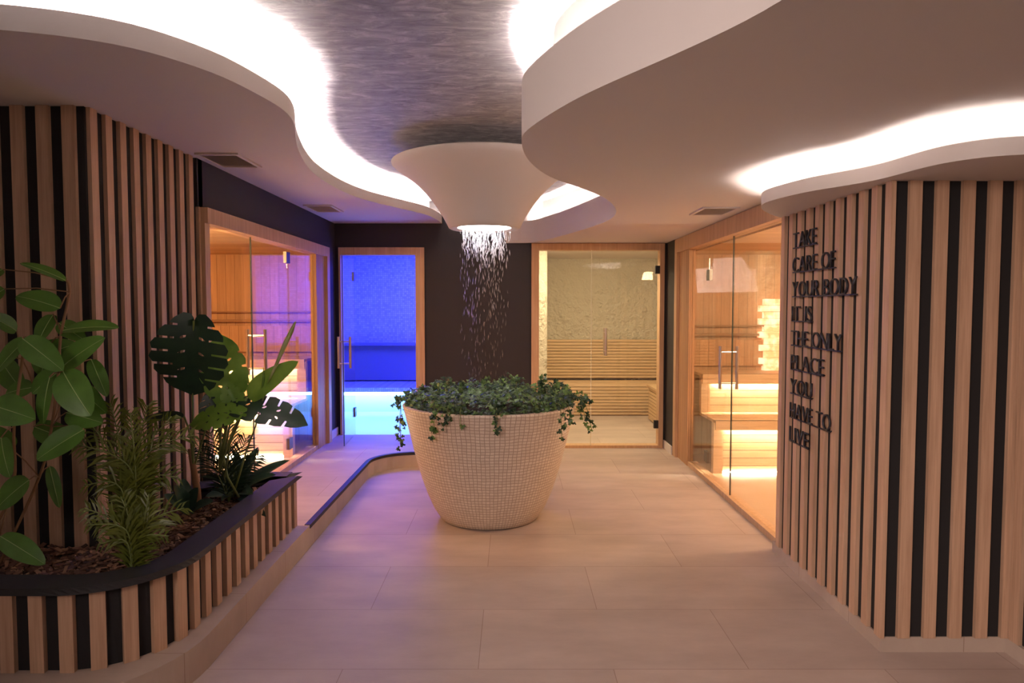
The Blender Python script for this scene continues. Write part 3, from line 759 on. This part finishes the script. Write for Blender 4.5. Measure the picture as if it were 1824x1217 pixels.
stemA = [root, at(70, 850, 3.0), at(92, 760, 2.98), at(104, 665, 2.95), at(108, 600, 2.98), at(124, 520, 2.97), at(119, 500, 2.95)]
ms.tube(spline([tuple(p) for p in stemA], .05), .006, 6)
stemB = [root+Vector((-.1, -.05, 0)), at(20, 880, 2.95), at(25, 760, 2.9), at(40, 640, 2.9), at(44, 604, 2.84)]
ms.tube(spline([tuple(p) for p in stemB], .05), .006, 6)
for (a, bb, w_, Y, fc) in specs:
    p0, p1 = at(*a, Y), at(*bb, Y-.05+random.uniform(-.04, .04))
    mv = MB(); ml = MB(); put_leaf(ml, 'oval', p0, p1, pxw(w_, Y)*1.08, fc, .15, .10, mv)
    lo = ml.build('leaf', LF_BROAD, pa, smooth=True); mv.build('midrib', VEIN, lo)
    sp = [q for q in stemA+stemB]; near = min(sp, key=lambda q: (q-p0).length); ms.tube([near, (near+p0)/2+Vector((0, 0, .01)), p0], .0028, 5)
ms.build('stem', BARK, pa, smooth=True)

# plant B: monstera
root = Vector((-1.85, 3.86, .44))
pb = empty('monstera_plant', root); tag(pb, 'split-leaf plant with a big dark round leaf and brown stem, beside the left sauna', 'plant')
def mleaf(shape, a, bb, w_, Y, fc, m_, dy=-.03, **kw):
    mm = MB(); put_leaf(mm, shape, at(*a, Y), at(*bb, Y+dy), pxw(w_, Y), fc, **kw); o = mm.build('leaf', m_, pb, smooth=True); return at(*a, Y)
ends = []
ends.append(mleaf('mon', (345, 572), (337, 706), 140, 3.62, (.1, -1, .25), LF_MON, .04, curl=.25, fold=.10))
ends.append(mleaf('monfew', (408, 716), (392, 598), 84, 3.72, (.2, -1, .1), LF_MONB, 0, curl=.15, fold=.12))
ends.append(mleaf('lance', (440, 708), (526, 641), 46, 3.70, (-.2, -1, .5), LF_MONB, 0, curl=.18, fold=.05))
ends.append(mleaf('mondeep', (408, 722), (546, 744), 80, 3.66, (0, -.55, 1), LF_MON, 0, curl=.25, fold=.05))
ends.append(mleaf('monfew', (430, 735), (335, 752), 56, 3.60, (0, -.8, .7), LF_MONB, 0, curl=.2, fold=.06))
ends.append(mleaf('oval', (328, 742), (254, 744), 26, 3.66, (0, -.6, .9), LF_MON, 0, curl=.1, fold=.1))
ends.append(mleaf('monfew', (418, 690), (440, 668), 44, 3.74, (0, -1, .3), LF_MONB, 0, curl=.1, fold=.1))
ends.append(mleaf('monfew', (405, 690), (432, 742), 44, 3.70, (.1, -1, .3), LF_MONB, 0, curl=.1, fold=.1))
ends.append(mleaf('mon', (375, 705), (400, 760), 60, 3.76, (0, -1, .2), LF_MON, 0, curl=.1, fold=.1))
mm = MB(); mm.tube([at(474, 690, 3.7), at(492, 650, 3.7), at(507, 615, 3.7), at(520, 588, 3.7), at(526, 573, 3.7)], [.004, .009, .013, .012, .004], 8); mm.build('rolled_leaf', LF_SPIKE, pb, smooth=True)
mm = MB(); mm.tube([at(462, 712, 3.7), at(468, 690, 3.7), at(470, 668, 3.7), at(469, 655, 3.7)], [.004, .007, .006, .001], 6); mm.build('leaf_sheath', LF_MONB, pb, smooth=True)
tr = MB(); r0 = Vector((at(358, 915, 3.86).x, 3.82, .44)); tp = at(345, 835, 3.80)
tr.tube([r0+Vector((0, 0, -.01)), r0.lerp(tp, .5)+Vector((.008, 0, 0)), tp, at(338, 800, 3.79)], [.026, .020, .017, .012], 10); tr.build('trunk', BARK, pb, smooth=True)
for q in ends[:]:
    s0 = tp if q.x < -1.62 else at(390, 840, 3.80)
    mid = s0.lerp(q, .55)+Vector((random.uniform(-.01, .03), 0, .03)); MB().tube(spline([tuple(s0), tuple(mid), tuple(q)], .04), .0052, 6).build('petiole', STEM, pb, smooth=True)
MB().tube([at(400, 850, 3.8), at(410, 790, 3.76), at(430, 740, 3.72), at(474, 690, 3.7)], .005, 6).build('petiole', STEM, pb, smooth=True)
MB().tube([at(440, 800, 3.8), at(455, 760, 3.76), at(474, 690, 3.7)], .0045, 6).build('petiole', STEM, pb, smooth=True)
MB().tube([at(425, 885, 3.9), at(405, 850, 3.8), at(393, 790, 3.8), at(390, 760, 3.8)], .007, 6).build('petiole', STEM, pb, smooth=True)
MB().tube([at(415, 885, 3.9), at(440, 800, 3.8)], .006, 6).build('petiole', STEM, pb, smooth=True)


# palms: fronds with leaflets
def frond(m, pts, n, ll, wl, face=(0, -1, .4), droop=.25, taper=True):
    sp = spline([tuple(p) for p in pts], .02); L_ = len(sp)
    for i in range(n):
        u = .22+.76*i/(n-1); k = min(L_-2, int(u*(L_-1))); p = sp[k]; t_ = (sp[k+1]-sp[k]).normalized()
        f_ = Vector(face); sd = t_.cross(f_).normalized()
        le = ll*(math.sin(math.pi*(.12+.80*u))**.7 if taper else 1)*random.uniform(.9, 1.1)
        for s in (1, -1):
            d_ = (sd*s*random.uniform(.55, .95)+t_*.8+Vector((random.uniform(-.15, .15), random.uniform(-.25, .25), -droop*random.uniform(.2, 1.5)))).normalized()
            q = p+d_*le; mid = p+d_*le*.45+Vector((0, 0, .012)); wv = t_*wl*.5
            m.add([p-wv*.5, p+wv*.5, mid+wv, mid-wv, q], [(0, 1, 2, 3), (3, 2, 4)])
    return sp
random.seed(8)
def palm(name, lbl, root, fr, mt, stemmat=STEM, ll=.10, wl=.010, n=26):
    o = empty(name, root); tag(o, lbl, 'plant')
    lf = MB(); stx = MB()
    for (pp, nn2, l2) in fr:
        sp = frond(lf, pp, nn2 or n, (l2 or ll)*1.45, wl); stx.tube(sp, .0028, 5)
    lf.build('fronds', mt, o); stx.build('stems', stemmat, o, smooth=True); return o
R1 = Vector((at(236, 985, 3.0).x, 2.98, .44))
def arc3(root, mid, tip, Ym, Yt): return [root, at(*mid, Ym), at(*tip, Yt)]
R1b = R1+Vector((-.03, .08, 0))
FR = [(arc3(R1b, (225, 840), (196, 718), 3.05, 3.1), 30, .085), (arc3(R1b, (240, 850), (262, 722), 3.1, 3.14), 28, .10), (arc3(R1b, (235, 840), (135, 790), 3.0, 2.9), 28, .10),
      (arc3(R1b, (255, 820), (345, 775), 3.05, 3.15), 30, .11), (arc3(R1b, (250, 860), (318, 850), 3.05, 3.1), 26, .10), (arc3(R1b, (215, 870), (150, 865), 2.95, 2.95), 24, .09),
      (arc3(R1b, (245, 830), (305, 742), 3.1, 3.2), 26, .10), (arc3(R1b, (220, 850), (165, 760), 3.05, 3.1), 26, .10), (arc3(R1b, (242, 850), (232, 735), 3.0, 3.0), 28, .09)]
palm('areca_palm', 'feathery yellow-green palm in front of the left slat cladding', R1b, FR, LF_PALM, ll=.15, wl=.013)
R2 = Vector((at(240, 1000, 2.86).x, 2.84, .44))
FR = [(arc3(R2, (215, 940), (150, 905), 2.82, 2.80), 24, .075), (arc3(R2, (225, 945), (155, 935), 2.8, 2.78), 22, .07), (arc3(R2, (262, 935), (328, 905), 2.86, 2.95), 26, .085), (arc3(R2, (230, 930), (215, 885), 2.84, 2.86), 22, .08),
      (arc3(R2, (255, 940), (265, 880), 2.86, 2.9), 24, .08), (arc3(R2, (250, 960), (300, 955), 2.84, 2.84), 20, .06), (arc3(R2, (225, 965), (175, 970), 2.8, 2.78), 18, .06)]
palm('parlour_palm', 'small bushy light green palm leaning over the black planter rim', R2, FR, LF_PALM, ll=.12, wl=.012)
R3 = Vector((at(405, 890, 4.0).x, 4.02, .44))
FR = [(arc3(R3, (395, 830), (372, 765), 4.0, 3.98), 26, .10), (arc3(R3, (408, 830), (405, 760), 4.02, 4.05), 26, .10), (arc3(R3, (418, 840), (438, 780), 4.05, 4.1), 24, .09), (arc3(R3, (390, 850), (355, 800), 4.0, 4.0), 22, .09), (arc3(R3, (425, 850), (462, 812), 4.05, 4.1), 22, .08)]
palm('dark_palm', 'dark narrow-leaved palm silhouetted against the lit left sauna benches', R3, FR, LF_DARK, ll=.1, wl=.012)
# agave-like rosette
R4 = Vector((at(425, 885, 4.12).x, 4.14, .44)); ml = MB()
for (tx, ty, w_, Y) in ((500, 814, 26, 4.05), (452, 795, 24, 4.2), (420, 800, 24, 4.25), (475, 838, 26, 3.95), (388, 850, 24, 4.1), (396, 882, 24, 3.95), (462, 905, 24, 3.82), (370, 878, 26, 4.0), (440, 870, 28, 3.9), (405, 825, 24, 4.25)):
    put_leaf(ml, 'lance', R4+Vector((0, 0, .02)), at(tx, ty, Y), pxw(w_, 4.1), (random.uniform(-.2, .2), -.7, .8), .35, .22)
tag(ml.build('agave_plant', LF_GREY, smooth=True), 'dark green rosette of pointed leaves at the far corner of the planter', 'plant')
R5 = Vector((-2.12, 2.92, .44)); ml = MB()
R6 = Vector((at(335, 905, 3.7).x, 3.72, .44))
for (tx, ty, w_, Y) in ((318, 868, 26, 3.6), (345, 872, 30, 3.65), (300, 880, 24, 3.6), (370, 888, 24, 3.6), (325, 850, 24, 3.8)):
    put_leaf(ml, 'oval', R6+Vector((0, 0, .03)), at(tx, ty, Y), pxw(w_, 3.7), (random.uniform(-.3, .3), -.7, .8), .3, .1)
tag(ml.build('young_leafy_plant', LF_GREY, smooth=True), 'low bluish green leafy plant at the foot of the brown-stemmed plant', 'plant')

# ---------------------------------------------------------------- raised lettering on the right cladding
def letters(txt, z, y_start, width, h=.088, lbl=''):
    t = empty('raised_lettering', (1.69, y_start-width/2, z))
    tag(t, lbl, 'sign', 'raised black lettering lines')
    glyphs = []
    cur = 0
    for ch in txt:
        if ch == ' ': cur += .045; continue
        c = bpy.data.curves.new('glyph', 'FONT'); c.body = ch; c.size = 1; c.extrude = .0; c.offset = -.012
        o = bpy.data.objects.new('glyph', c); COL.objects.link(o); bpy.context.view_layer.update()
        dg = bpy.context.evaluated_depsgraph_get(); me = bpy.data.meshes.new_from_object(o.evaluated_get(dg))
        bpy.data.objects.remove(o)
        xs_ = [v.co.x for v in me.vertices]; ys_ = [v.co.y for v in me.vertices]
        hh = max(ys_)-min(ys_); sc = h/hh; wd = (max(xs_)-min(xs_))*sc
        glyphs.append((me, min(xs_), min(ys_), sc, cur, wd)); cur += wd+.013
    tot = cur-.013; k = width/tot
    for (me, x0, y0, sc, c0, wd) in glyphs:
        bm = bmesh.new(); bm.from_mesh(me)
        for v in bm.verts:
            lx = (c0+(v.co.x-x0)*sc)*k; lz = (v.co.y-y0)*sc
            v.co = Vector((1.676, y_start-lx, z+lz))
        r = bmesh.ops.extrude_face_region(bm, geom=bm.faces[:])
        for v in [g_ for g_ in r['geom'] if isinstance(g_, bmesh.types.BMVert)]: v.co.x += .010
        bmesh.ops.recalc_face_normals(bm, faces=bm.faces)
        m2 = bpy.data.meshes.new('letter'); bm.to_mesh(m2); bm.free(); m2.materials.append(LETTER)
        o = bpy.data.objects.new('letter', m2); COL.objects.link(o); o.parent = t; o.matrix_parent_inverse = Matrix.Translation(-t.location)
    MB().box(1.678, 1.686, y_start-width, y_start, z-.004, z+.003).box(1.686, 1.700, y_start-.03, y_start-.024, z-.003, z+.003).box(1.686, 1.700, y_start-width+.02, y_start-width+.026, z-.003, z+.003).build('mounting_rail', LETTER, t)
lines = [('TAKE', .305), ('CARE OF', .53), ('YOUR BODY', .76), ('IT IS', .27), ('THE ONLY', .62), ('PLACE', .43), ('YOU', .29), ('HAVE TO', .52), ('LIVE', .26)]
for i, (s_, w_) in enumerate(lines):
    letters(s_, 1.955-.1445*i, 4.10, w_, lbl='black raised letters reading %s on the right slat cladding' % s_)
